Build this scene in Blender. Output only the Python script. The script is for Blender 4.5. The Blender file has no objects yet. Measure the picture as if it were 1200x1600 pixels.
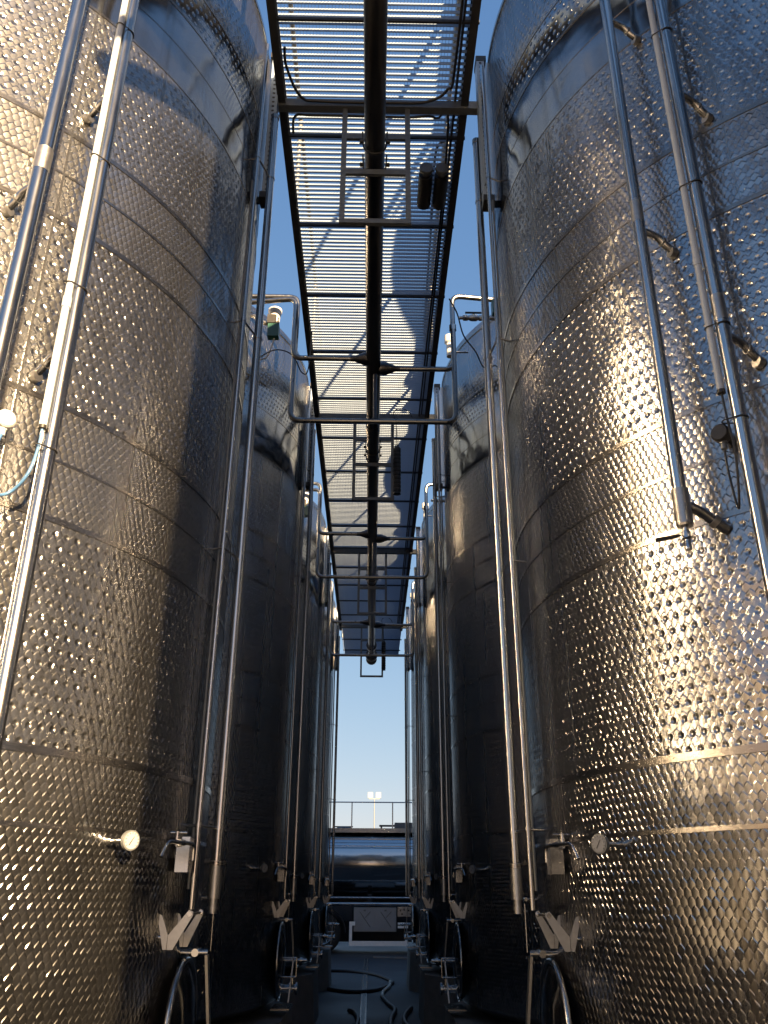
import bpy, bmesh, math, random
from mathutils import Vector, Matrix
random.seed(4)
R_ = math.radians
scene = bpy.context.scene
C = bpy.data.collections.new("scene"); scene.collection.children.link(C)

# ------------------------------------------------------------------ camera
cam_d = bpy.data.cameras.new("camera"); cam = bpy.data.objects.new("camera", cam_d); C.objects.link(cam)
F = 1320.0
cam_d.sensor_fit = 'VERTICAL'; cam_d.sensor_height = 24.0; cam_d.lens = 24.0 * F / 1600.0
cam_d.clip_start = 0.05; cam_d.clip_end = 2000
up_ = Vector((15, 2950, -F)).normalized()
fw_ = Vector((-22, -590, -F)); fw_ = (fw_ - up_ * fw_.dot(up_)).normalized()
rt_ = fw_.cross(up_)
Mw = Matrix((rt_, fw_, up_)).to_4x4(); Mw.translation = Vector((0, 0, 1.6))
cam.matrix_world = Mw
scene.camera = cam

# ------------------------------------------------------------------ light
SUN_EL, SUN_AZ = R_(15.5), R_(23.0)          # azimuth from -Y towards +X (behind the camera, to the right)
world = bpy.data.worlds.new("World"); scene.world = world; world.use_nodes = True
wn = world.node_tree.nodes; wl = world.node_tree.links; wn.clear()
sky = wn.new('ShaderNodeTexSky'); sky.sky_type = 'NISHITA'; sky.sun_disc = False
sky.sun_elevation = SUN_EL; sky.sun_rotation = math.pi - SUN_AZ
sky.altitude = 100; sky.air_density = 1.0; sky.dust_density = 0.6; sky.ozone_density = 2.2
bg = wn.new('ShaderNodeBackground'); bg.inputs[1].default_value = 0.054
wo = wn.new('ShaderNodeOutputWorld')
sc_ = wn.new('ShaderNodeSeparateColor'); cc_ = wn.new('ShaderNodeCombineColor'); wl.new(sky.outputs[0], sc_.inputs[0])
for i_, (g_, k_) in enumerate(((0.733, 0.718), (0.53, 0.60), (0.32, 0.60))):     # flatter, hazier gradient from zenith to horizon
    a_ = wn.new('ShaderNodeMath'); a_.operation = 'MULTIPLY'; a_.inputs[1].default_value = 0.1; wl.new(sc_.outputs[i_], a_.inputs[0])
    p_ = wn.new('ShaderNodeMath'); p_.operation = 'POWER'; p_.inputs[1].default_value = g_; wl.new(a_.outputs[0], p_.inputs[0])
    m1_ = wn.new('ShaderNodeMath'); m1_.operation = 'MULTIPLY'; m1_.inputs[1].default_value = k_ * 4.55; wl.new(p_.outputs[0], m1_.inputs[0])
    wl.new(m1_.outputs[0], cc_.inputs[i_])
wl.new(cc_.outputs[0], bg.inputs[0]); wl.new(bg.outputs[0], wo.inputs[0])
sd = bpy.data.lights.new("sun", 'SUN'); sd.energy = 5.0; sd.angle = R_(0.6); sd.color = (1.0, 0.68, 0.36)
sun = bpy.data.objects.new("sun", sd); C.objects.link(sun)
sv = Vector((math.sin(SUN_AZ) * math.cos(SUN_EL), -math.cos(SUN_AZ) * math.cos(SUN_EL), math.sin(SUN_EL)))
sun.rotation_euler = sv.to_track_quat('Z', 'Y').to_euler()
vs = scene.view_settings; vs.view_transform = 'Standard'; vs.look = 'None'; vs.gamma = 1.0; vs.use_curve_mapping = False
vs.exposure = 2.65
scene.cycles.max_bounces = 10; scene.cycles.glossy_bounces = 8; scene.cycles.sample_clamp_indirect = 6.0
scene.cycles.caustics_reflective = True
scene.cycles.use_denoising = True

# ------------------------------------------------------------------ materials
def mat(name):
    m = bpy.data.materials.new(name); m.use_nodes = True
    n = m.node_tree.nodes; b = n.get('Principled BSDF')
    return m, n, m.node_tree.links, b
def mth(n, l, op, a, b=None, c=None):
    x = n.new('ShaderNodeMath'); x.operation = op
    for i, v in enumerate((a, b, c)):
        if v is None: continue
        if isinstance(v, (int, float)): x.inputs[i].default_value = v
        else: l.new(v, x.inputs[i])
    return x.outputs[0]
def simple(name, col, metal=0.0, rough=0.5, nscale=20, namp=0.15, bump=0.0, coord='Object', stretch=None, rvar=0.1):
    m, n, l, b = mat(name)
    tc = n.new('ShaderNodeTexCoord'); mp = n.new('ShaderNodeMapping'); l.new(tc.outputs[coord], mp.inputs[0])
    if stretch: mp.inputs['Scale'].default_value = stretch
    nz = n.new('ShaderNodeTexNoise'); nz.inputs['Scale'].default_value = nscale; nz.inputs['Detail'].default_value = 5
    l.new(mp.outputs[0], nz.inputs['Vector'])
    mx = n.new('ShaderNodeMix'); mx.data_type = 'RGBA'
    mx.inputs[6].default_value = tuple(c * (1 - namp) for c in col) + (1,)
    mx.inputs[7].default_value = tuple(min(1, c * (1 + namp)) for c in col) + (1,)
    l.new(nz.outputs[0], mx.inputs[0]); l.new(mx.outputs[2], b.inputs['Base Color'])
    b.inputs['Metallic'].default_value = metal
    r = mth(n, l, 'MULTIPLY_ADD', nz.outputs[0], rvar * 2, rough - rvar); l.new(r, b.inputs['Roughness'])
    if bump:
        bp = n.new('ShaderNodeBump'); bp.inputs['Strength'].default_value = 1; bp.inputs['Distance'].default_value = bump
        l.new(nz.outputs[0], bp.inputs['Height']); l.new(bp.outputs[0], b.inputs['Normal'])
    return m

def tank_mat(name, scales=True, dimples=False):
    """polished stainless sheet; circle-ground scales and the weld dimples of the cooling jacket as fine relief"""
    m, n, l, b = mat(name)
    uv = n.new('ShaderNodeUVMap'); sp = n.new('ShaderNodeSeparateXYZ'); l.new(uv.outputs[0], sp.inputs[0])
    oi = n.new('ShaderNodeObjectInfo')
    u, v = sp.outputs[0], sp.outputs[1]
    M = lambda op, a, b_=None, c=None: mth(n, l, op, a, b_, c)
    tc = n.new('ShaderNodeTexCoord')
    big = n.new('ShaderNodeTexNoise'); big.inputs['Scale'].default_value = 1.6; big.inputs['Detail'].default_value = 2
    off = n.new('ShaderNodeVectorMath'); off.operation = 'MULTIPLY_ADD'
    l.new(oi.outputs['Location'], off.inputs[0]); off.inputs[1].default_value = (3.1, 1.7, 0); l.new(tc.outputs['Object'], off.inputs[2])
    l.new(off.outputs[0], big.inputs['Vector'])
    smear = n.new('ShaderNodeMapping'); smear.inputs['Scale'].default_value = (5, 5, 0.35); l.new(off.outputs[0], smear.inputs[0])
    st = n.new('ShaderNodeTexNoise'); st.inputs['Scale'].default_value = 2.0; st.inputs['Detail'].default_value = 4; l.new(smear.outputs[0], st.inputs['Vector'])
    # oil-canning of the sheet
    med = n.new('ShaderNodeTexNoise'); med.inputs['Scale'].default_value = 5.5; med.inputs['Detail'].default_value = 1; l.new(off.outputs[0], med.inputs['Vector'])
    h = M('MULTIPLY_ADD', med.outputs[0], 0.0045, M('MULTIPLY', big.outputs[0], 0.026))
    if scales:
        pu, pv = 0.033, 0.030
        wob = n.new('ShaderNodeTexNoise'); wob.inputs['Scale'].default_value = 9.0; wob.inputs['Detail'].default_value = 1; l.new(tc.outputs['Object'], wob.inputs['Vector'])
        V = M('MULTIPLY_ADD', wob.outputs[0], 0.16, M('DIVIDE', v, pv)); r0 = M('FLOOR', V); f0 = M('FRACT', V)
        U = M('MULTIPLY_ADD', r0, 0.37, M('DIVIDE', u, pu))
        fxa = M('SUBTRACT', M('FRACT', U), 0.5); fxb = M('SUBTRACT', M('FRACT', M('ADD', U, 0.37)), 0.5)
        arc = M('SUBTRACT', 1.0, M('MULTIPLY', M('POWER', M('ABSOLUTE', M('MULTIPLY', fxa, 2.0)), 1.25), 0.52))
        own = M('LESS_THAN', f0, arc)                           # 1 = this row's scale, 0 = the next row's shows above it
        y_ = M('SUBTRACT', f0, M('SUBTRACT', 1.0, own))
        fx = M('ADD', M('MULTIPLY', fxa, own), M('MULTIPLY', fxb, M('SUBTRACT', 1.0, own)))
        rid = M('ADD', r0, M('SUBTRACT', 1.0, own)); cid = M('MULTIPLY_ADD', rid, 17.3, M('FLOOR', M('MULTIPLY_ADD', rid, 0.37, M('DIVIDE', u, pu))))
        wn_ = n.new('ShaderNodeTexWhiteNoise'); wn_.noise_dimensions = '1D'; l.new(cid, wn_.inputs['W'])
        amp = M('MULTIPLY_ADD', wn_.outputs['Value'], 0.8, 0.08)
        lipc = n.new('ShaderNodeClamp'); l.new(M('SUBTRACT', 1.0, M('DIVIDE', M('SUBTRACT', arc, f0), 0.22)), lipc.inputs[0])
        lip = M('MULTIPLY', lipc.outputs[0], own)
        cell = M('SUBTRACT', M('MULTIPLY', M('SUBTRACT', y_, lip), amp), M('MULTIPLY', M('MULTIPLY', fx, fx), 1.0))
        cell = M('MULTIPLY', cell, 0.0028 if dimples else 0.0042)
        h = M('ADD', h, cell)
    if dimples:
        du, dv = 0.050, 0.112
        V2 = M('DIVIDE', v, dv); U2 = M('DIVIDE', u, du)
        def dist(U_, V_):
            a_ = M('MULTIPLY', M('SUBTRACT', M('FRACT', U_), 0.5), du); b_ = M('MULTIPLY', M('SUBTRACT', M('FRACT', V_), 0.5), dv)
            return M('SQRT', M('ADD', M('MULTIPLY', a_, a_), M('MULTIPLY', b_, b_)))
        d = M('MINIMUM', dist(U2, V2), dist(M('ADD', U2, 0.5), M('ADD', V2, 0.5)))
        dm = n.new('ShaderNodeMapRange'); dm.interpolation_type = 'SMOOTHSTEP'
        dm.inputs['From Min'].default_value = 0.001; dm.inputs['From Max'].default_value = 0.016
        dm.inputs['To Min'].default_value = -0.0042; dm.inputs['To Max'].default_value = 0.0
        l.new(d, dm.inputs[0]); h = M('ADD', h, M('MULTIPLY', dm.outputs[0], M('MULTIPLY_ADD', med.outputs[0], 1.6, 0.25)))
    bp = n.new('ShaderNodeBump'); bp.inputs['Strength'].default_value = 1.0; bp.inputs['Distance'].default_value = 1.0
    l.new(h, bp.inputs['Height'])
    gl = n.new('ShaderNodeBsdfGlossy'); gl.distribution = 'BECKMANN'; l.new(bp.outputs[0], gl.inputs['Normal'])
    dmp = n.new('ShaderNodeMapping'); dmp.inputs['Scale'].default_value = (22, 22, 0.5); l.new(off.outputs[0], dmp.inputs[0])
    dz = n.new('ShaderNodeTexNoise'); dz.inputs['Scale'].default_value = 1.0; dz.inputs['Detail'].default_value = 3; l.new(dmp.outputs[0], dz.inputs['Vector'])
    dr = n.new('ShaderNodeMapRange'); dr.inputs['From Min'].default_value = 0.56; dr.inputs['From Max'].default_value = 0.75; l.new(dz.outputs[0], dr.inputs[0])
    rr = M('MULTIPLY_ADD', st.outputs[0], 0.16, 0.14 if scales else 0.07); rr = M('MULTIPLY_ADD', dr.outputs[0], 0.10, rr); l.new(rr, gl.inputs['Roughness'])
    mx = n.new('ShaderNodeMix'); mx.data_type = 'RGBA'; mx.inputs[6].default_value = (0.26, 0.27, 0.285, 1); mx.inputs[7].default_value = (0.47, 0.48, 0.495, 1)
    l.new(st.outputs[0], mx.inputs[0]); mx2 = n.new('ShaderNodeMix'); mx2.data_type = 'RGBA'; mx2.inputs[7].default_value = (0.22, 0.205, 0.185, 1); l.new(M('MULTIPLY', dr.outputs[0], 0.55), mx2.inputs[0]); l.new(mx.outputs[2], mx2.inputs[6]); mx = mx2; l.new(mx.outputs[2], gl.inputs['Color'])
    gw_ = n.new('ShaderNodeBsdfGlossy'); gw_.distribution = 'GGX'; l.new(bp.outputs[0], gw_.inputs['Normal']); l.new(mx.outputs[2], gw_.inputs['Color']); gw_.inputs['Roughness'].default_value = 0.46
    ms = n.new('ShaderNodeMixShader'); ms.inputs[0].default_value = 0.22 if scales else 0.05; l.new(gl.outputs[0], ms.inputs[1]); l.new(gw_.outputs[0], ms.inputs[2])
    l.new(ms.outputs[0], n['Material Output'].inputs['Surface']); n.remove(b)
    return m

M = {}
M['scaled'] = tank_mat('circle_ground_steel', True, False)
M['dimpled'] = tank_mat('dimpled_jacket_steel', True, True)
M['plain_dimple'] = tank_mat('plain_dimpled_steel', False, True)
M['smooth'] = tank_mat('smooth_steel_sheet', False, False)
M['band'] = simple('weld_band_steel', (0.34, 0.33, 0.32), 1.0, 0.24, 30, 0.15, stretch=(1, 1, 6))
M['pipe'] = simple('polished_pipe_steel', (0.43, 0.44, 0.45), 1.0, 0.20, 12, 0.10, stretch=(6, 6, 0.6), rvar=0.06)
M['header'] = simple('dull_header_steel', (0.12, 0.12, 0.13), 1.0, 0.32, 12, 0.15, stretch=(6, 0.6, 6))
M['midpipe'] = simple('shade_toned_pipe_steel', (0.26, 0.27, 0.28), 1.0, 0.30, 12, 0.15, stretch=(2, 2, 2))  # branch and loop pipes: shade of their undersides put into a darker steel colour
M['sleeve'] = simple('matt_weld_sleeve', (0.36, 0.36, 0.36), 1.0, 0.42, 60, 0.2)
M['galv'] = simple('galvanised_steel', (0.15, 0.165, 0.18), 0.6, 0.5, 25, 0.25)
M['grate'] = simple('galvanised_grating', (0.20, 0.27, 0.38), 0.05, 0.45, 15, 0.15)
M['dark'] = simple('shade_dark_steel', (0.035, 0.037, 0.042), 0.3, 0.5, 18, 0.3)  # shadow put into the stringers' colour; bearers and hall doors share it
M['black'] = simple('black_plastic', (0.012, 0.012, 0.013), 0.0, 0.45, 30, 0.2)
M['conduit'] = simple('pale_grey_plastic', (0.33, 0.38, 0.46), 0.0, 0.38, 8, 0.06, rvar=0.05)
M['blue'] = simple('blue_cable_sheath', (0.05, 0.13, 0.28), 0.0, 0.4, 30, 0.1)
M['white'] = simple('white_plastic', (0.42, 0.44, 0.46), 0.0, 0.4, 10, 0.08)
M['green'] = simple('green_actuator', (0.01, 0.06, 0.05), 0.0, 0.4, 10, 0.1)
M['dial'] = simple('white_dial_face', (0.22, 0.235, 0.26), 0.0, 0.3, 10, 0.05)
M['concrete'] = simple('cast_concrete', (0.16, 0.155, 0.15), 0.0, 0.85, 9, 0.3, bump=0.01)
M['rubber'] = simple('dark_rubber', (0.025, 0.018, 0.020), 0.0, 0.55, 20, 0.2)
M['creamhose'] = simple('cream_hose', (0.55, 0.48, 0.38), 0.0, 0.45, 20, 0.1)
M['tyre'] = simple('tyre_rubber', (0.015, 0.015, 0.016), 0.0, 0.8, 30, 0.3)
M['chassis'] = simple('chassis_paint', (0.03, 0.035, 0.045), 0.2, 0.5, 15, 0.25)
M['alu'] = simple('truck_aluminium', (0.42, 0.44, 0.46), 1.0, 0.28, 3, 0.12, stretch=(0.6, 3, 3))
M['lockr'] = simple('grey_locker_sheet', (0.24, 0.27, 0.30), 0.3, 0.35, 3, 0.15)
M['trucksteel'] = simple('tanker_polished_steel', (0.50, 0.50, 0.50), 1.0, 0.16, 2, 0.15, bump=0.01, stretch=(0.5, 1, 1), rvar=0.04)
M['rail'] = simple('pale_guard_paint', (0.80, 0.82, 0.82), 0.1, 0.45, 20, 0.12)
M['foliage'] = simple('dark_foliage', (0.04, 0.06, 0.03), 0.0, 0.8, 8, 0.4)
M['wall'] = simple('cream_render', (0.42, 0.37, 0.30), 0.0, 0.8, 3, 0.12)
M['yard'] = simple('pale_yard_concrete', (0.34, 0.31, 0.27), 0.0, 0.8, 1.5, 0.12)
M['roof'] = simple('clay_roof', (0.20, 0.10, 0.06), 0.0, 0.8, 6, 0.3)
m_, n_, l_, b_ = mat('lamp_glass'); b_.inputs['Base Color'].default_value = (0.8, 0.75, 0.6, 1); b_.inputs['Roughness'].default_value = 0.15
M['lampglass'] = m_
def ground_mat():
    m, n, l, b = mat('worn_asphalt')
    tc = n.new('ShaderNodeTexCoord')
    a = n.new('ShaderNodeTexNoise'); a.inputs['Scale'].default_value = 0.6; a.inputs['Detail'].default_value = 6; l.new(tc.outputs['Object'], a.inputs['Vector'])
    c = n.new('ShaderNodeTexNoise'); c.inputs['Scale'].default_value = 60; c.inputs['Detail'].default_value = 4; l.new(tc.outputs['Object'], c.inputs['Vector'])
    cr = n.new('ShaderNodeValToRGB'); cr.color_ramp.elements[0].position = 0.3; cr.color_ramp.elements[0].color = (0.016, 0.016, 0.019, 1)
    cr.color_ramp.elements[1].position = 0.75; cr.color_ramp.elements[1].color = (0.040, 0.037, 0.040, 1); l.new(a.outputs[0], cr.inputs[0]); l.new(cr.outputs[0], b.inputs['Base Color'])
    l.new(mth(n, l, 'MULTIPLY_ADD', a.outputs[0], 0.5, 0.42), b.inputs['Roughness'])
    bp = n.new('ShaderNodeBump'); bp.inputs['Strength'].default_value = 0.5; bp.inputs['Distance'].default_value = 0.004; l.new(c.outputs[0], bp.inputs['Height']); l.new(bp.outputs[0], b.inputs['Normal'])
    return m
M['ground'] = ground_mat()

# ------------------------------------------------------------------ geometry helpers
class MB:
    def __init__(s): s.bm = bmesh.new(); s.uv = None
    def face(s, vs, mi=0, sm=False):
        try: f = s.bm.faces.new(vs)
        except ValueError: return None
        f.material_index = mi; f.smooth = sm; return f
    def box(s, x0, x1, y0, y1, z0, z1, rot=None):
        P = [Vector((x, y, z)) for z in (z0, z1) for y in (y0, y1) for x in (x0, x1)]
        if rot is not None: P = [rot @ p for p in P]
        v = [s.bm.verts.new(p) for p in P]
        for q in ((0, 2, 3, 1), (4, 5, 7, 6), (0, 1, 5, 4), (2, 6, 7, 3), (0, 4, 6, 2), (1, 3, 7, 5)): s.face([v[i] for i in q])
        return s
    def cyl(s, a, b, r, r2=None, n=12, cap=True):
        return s.tube([a, b], [r, r if r2 is None else r2], n, cap)
    def tube(s, pts, r, n=10, cap=True):
        pts = [Vector(p) for p in pts]
        if isinstance(r, (int, float)): r = [r] * len(pts)
        ref = None; rings = []
        for i, p in enumerate(pts):
            if i == 0: t = pts[1] - pts[0]
            elif i == len(pts) - 1: t = pts[-1] - pts[-2]
            else: t = (pts[i] - pts[i-1]).normalized() + (pts[i+1] - pts[i]).normalized()
            if t.length < 1e-9: t = pts[i] - pts[i-1] if i else Vector((0, 0, 1))
            t.normalize()
            if ref is None:
                ref = Vector((1, 0, 0)) if abs(t.x) < 0.8 else Vector((0, 1, 0))
            ref = (ref - t * ref.dot(t)).normalized(); bn = t.cross(ref)
            rings.append([s.bm.verts.new(p + (ref * math.cos(2*math.pi*k/n) + bn * math.sin(2*math.pi*k/n)) * r[i]) for k in range(n)])
        for A, B in zip(rings, rings[1:]):
            for k in range(n): s.face([A[k], A[(k+1) % n], B[(k+1) % n], B[k]], sm=True)
        if cap: s.face(list(reversed(rings[0]))); s.face(rings[-1])
        return s
    def torus(s, c, axis, R, r, n=36, m=10):
        axis = Vector(axis).normalized(); a = axis.orthogonal().normalized(); b = axis.cross(a); c = Vector(c); G = []
        for i in range(n):
            t = 2*math.pi*i/n; d = a*math.cos(t) + b*math.sin(t)
            G.append([s.bm.verts.new(c + d*(R + r*math.cos(2*math.pi*k/m)) + axis*(r*math.sin(2*math.pi*k/m))) for k in range(m)])
        for i in range(n):
            A, B = G[i], G[(i+1) % n]
            for k in range(m): s.face([A[k], B[k], B[(k+1) % m], A[(k+1) % m]], sm=True)
        return s
    def lathe(s, c, axis, prof, n=24):
        """prof: list of (radius, distance along axis)"""
        axis = Vector(axis).normalized(); a = axis.orthogonal().normalized(); b = axis.cross(a); c = Vector(c); G = []
        for r, h in prof:
            G.append([s.bm.verts.new(c + axis*h + (a*math.cos(2*math.pi*k/n) + b*math.sin(2*math.pi*k/n))*max(r, 1e-4)) for k in range(n)])
        for A, B in zip(G, G[1:]):
            for k in range(n): s.face([A[k], A[(k+1) % n], B[(k+1) % n], B[k]], sm=True)
        s.face(list(reversed(G[0]))); s.face(G[-1])
        return s
    def poly(s, pts, d):
        """prism: pts list of 3D points, extruded by vector d"""
        d = Vector(d); A = [s.bm.verts.new(Vector(p)) for p in pts]; B = [s.bm.verts.new(Vector(p) + d) for p in pts]
        s.face(A); s.face(list(reversed(B))); k = len(A)
        for i in range(k): s.face([A[i], B[i], B[(i+1) % k], A[(i+1) % k]])
        return s
    def mesh(s, name, *ms):
        bmesh.ops.recalc_face_normals(s.bm, faces=s.bm.faces)
        me = bpy.data.meshes.new(name); s.bm.to_mesh(me); s.bm.free()
        for m in ms: me.materials.append(m)
        if any(p.use_smooth for p in me.polygons):
            try: me.set_sharp_from_angle(angle=R_(40))
            except Exception: pass
        return me
def link(name, me, parent=None, loc=(0, 0, 0)):
    o = bpy.data.objects.new(name, me); C.objects.link(o); o.location = loc
    if parent is not None: o.parent = parent
    return o
def part(name, mb, m, parent, label=None, kind=None):
    o = link(name, mb.mesh(name, m), parent)
    if label: o['label'] = label
    if kind: o['kind'] = kind
    return o
def thing(name, label, cat, loc=(0, 0, 0), group=None):
    o = link(name, None, None, loc); o['label'] = label; o['category'] = cat
    if group: o['group'] = group
    return o
def tagged(o, label, cat, group=None):
    o['label'] = label; o['category'] = cat
    if group: o['group'] = group
    return o
def copy_tree(o, parent=None):
    c = o.copy(); C.objects.link(c); c.parent = parent
    for ch in o.children: copy_tree(ch, c)
    return c
def bend(pts, r, seg=5):
    """round the corners of a polyline"""
    pts = [Vector(p) for p in pts]; out = [pts[0]]
    for i in range(1, len(pts)-1):
        a = (pts[i-1]-pts[i]); b = (pts[i+1]-pts[i]); k = min(r, a.length*0.49, b.length*0.49)
        p0 = pts[i] + a.normalized()*k; p1 = pts[i] + b.normalized()*k
        for j in range(seg+1):
            t = j/seg; out.append(p0*(1-t)**2 + pts[i]*2*t*(1-t) + p1*t*t)
    out.append(pts[-1]); return out

# ------------------------------------------------------------------ layout numbers
GAP, RT, D1, P = 0.81, 2.05, 4.3, 4.37          # half alley, tank radius, first tank, pitch
ZB, ZT = 0.72, 7.20                              # bottom and rim of the tank wall
WZ = 6.70                                        # walkway underside
ORD = ['nearest', 'second', 'third', 'farthest']

# ------------------------------------------------------------------ ground
def setting(name, mb, m, loc=(0, 0, 0)):
    o = link(name, mb.mesh(name, m), None, loc); o['kind'] = 'structure'; return o
g = MB(); v = [g.bm.verts.new(p) for p in ((-600, -600, 0), (600, -600, 0), (600, 600, 0), (-600, 600, 0))]; g.face(v); setting('ground', g, M['ground'])
g = MB()
g.box(-0.125, -0.10, 2, 24, 0.004, 0.014); g.box(-0.055, -0.03, 2, 24, 0.004, 0.014)
dch = setting('drain_channel', g, M['band'])
g = MB(); g.box(-0.098, -0.057, 2, 24, 0.004, 0.007); part('drain_slot', g, M['black'], dch)

# ------------------------------------------------------------------ tanks
def wallpt(s, az, off, z):
    """point off metres outside the wall of the tank (tank-centred), az from -Y towards the alley"""
    a = R_(az); return Vector((-s*math.sin(a)*(RT+off), -math.cos(a)*(RT+off), z))
NSEG = 160
ZONES = [(ZB, 2.04, 'scaled'), (2.04, 2.90, 'dimpled'), (2.90, 3.40, 'scaled'), (3.40, 4.28, 'dimpled'), (4.28, 4.76, 'scaled'),
         (4.76, 5.60, 'dimpled'), (5.60, 6.12, 'smooth'), (6.12, 6.42, 'plain_dimple'), (6.42, ZT, 'dimpled')]
ZM = ['scaled', 'dimpled', 'smooth', 'plain_dimple']
def shell_mesh():
    bm = bmesh.new(); uvl = bm.loops.layers.uv.new('UVMap')
    def quadring(r0, z0, r1, z1, mi, v0, v1, n=NSEG):
        A = [bm.verts.new((r0*math.sin(2*math.pi*k/n), -r0*math.cos(2*math.pi*k/n), z0)) for k in range(n)]
        B = [bm.verts.new((r1*math.sin(2*math.pi*k/n), -r1*math.cos(2*math.pi*k/n), z1)) for k in range(n)]
        for k in range(n):
            f = bm.faces.new([A[k], A[(k+1) % n], B[(k+1) % n], B[k]]); f.smooth = True; f.material_index = mi
            us = [k/n, (k+1)/n, (k+1)/n, k/n]; vv = [v0, v0, v1, v1]
            for lp, uu, w in zip(f.loops, us, vv): lp[uvl].uv = (uu*2*math.pi*RT, w)
    for z0, z1, m in ZONES: quadring(RT, z0, RT, z1, ZM.index(m), z0, z1)
    # dished top: knuckle then cone
    pr = [(RT, ZT), (RT-0.03, ZT+0.09), (RT-0.10, ZT+0.15), (1.2, ZT+0.46), (0.28, ZT+0.74)]
    for (r0, z0), (r1, z1) in zip(pr, pr[1:]): quadring(r0, z0, r1, z1, 1, z0, z1)
    pr = [(0.3, ZB-0.25), (RT-0.15, ZB-0.08), (RT, ZB)]
    for (r0, z0), (r1, z1) in zip(pr, pr[1:]): quadring(r0, z0, r1, z1, 2, z0, z1)
    bmesh.ops.remove_doubles(bm, verts=bm.verts, dist=1e-5)
    me = bpy.data.meshes.new('shell'); bm.to_mesh(me); bm.free()
    for k in ZM: me.materials.append(M[k])
    return me
def hoop(z, hgt, proud, n=NSEG):
    b = MB(); G = []
    for r, zz in ((RT-0.004, z-hgt/2), (RT+proud, z-hgt/2+0.003), (RT+proud, z+hgt/2-0.003), (RT-0.004, z+hgt/2)):
        G.append([b.bm.verts.new((r*math.sin(2*math.pi*k/n), -r*math.cos(2*math.pi*k/n), zz)) for k in range(n)])
    for A, B in zip(G, G[1:]):
        for k in range(n): b.face([A[k], A[(k+1) % n], B[(k+1) % n], B[k]], sm=True)
    return b
SHELL = shell_mesh()
BANDS = [(1.80, .022, .003), (2.05, .034, .005), (2.91, .030, .004), (3.155, .018, .003), (3.40, .030, .004), (4.28, .030, .004),
         (4.52, .020, .003), (4.76, .030, .004), (5.60, .024, .003), (5.86, .010, .002), (6.12, .024, .003), (6.42, .018, .003), (ZT-.01, .040, .006)]
BANDM = [hoop(*b).mesh('weld_band', M['band']) for b in BANDS]

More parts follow.
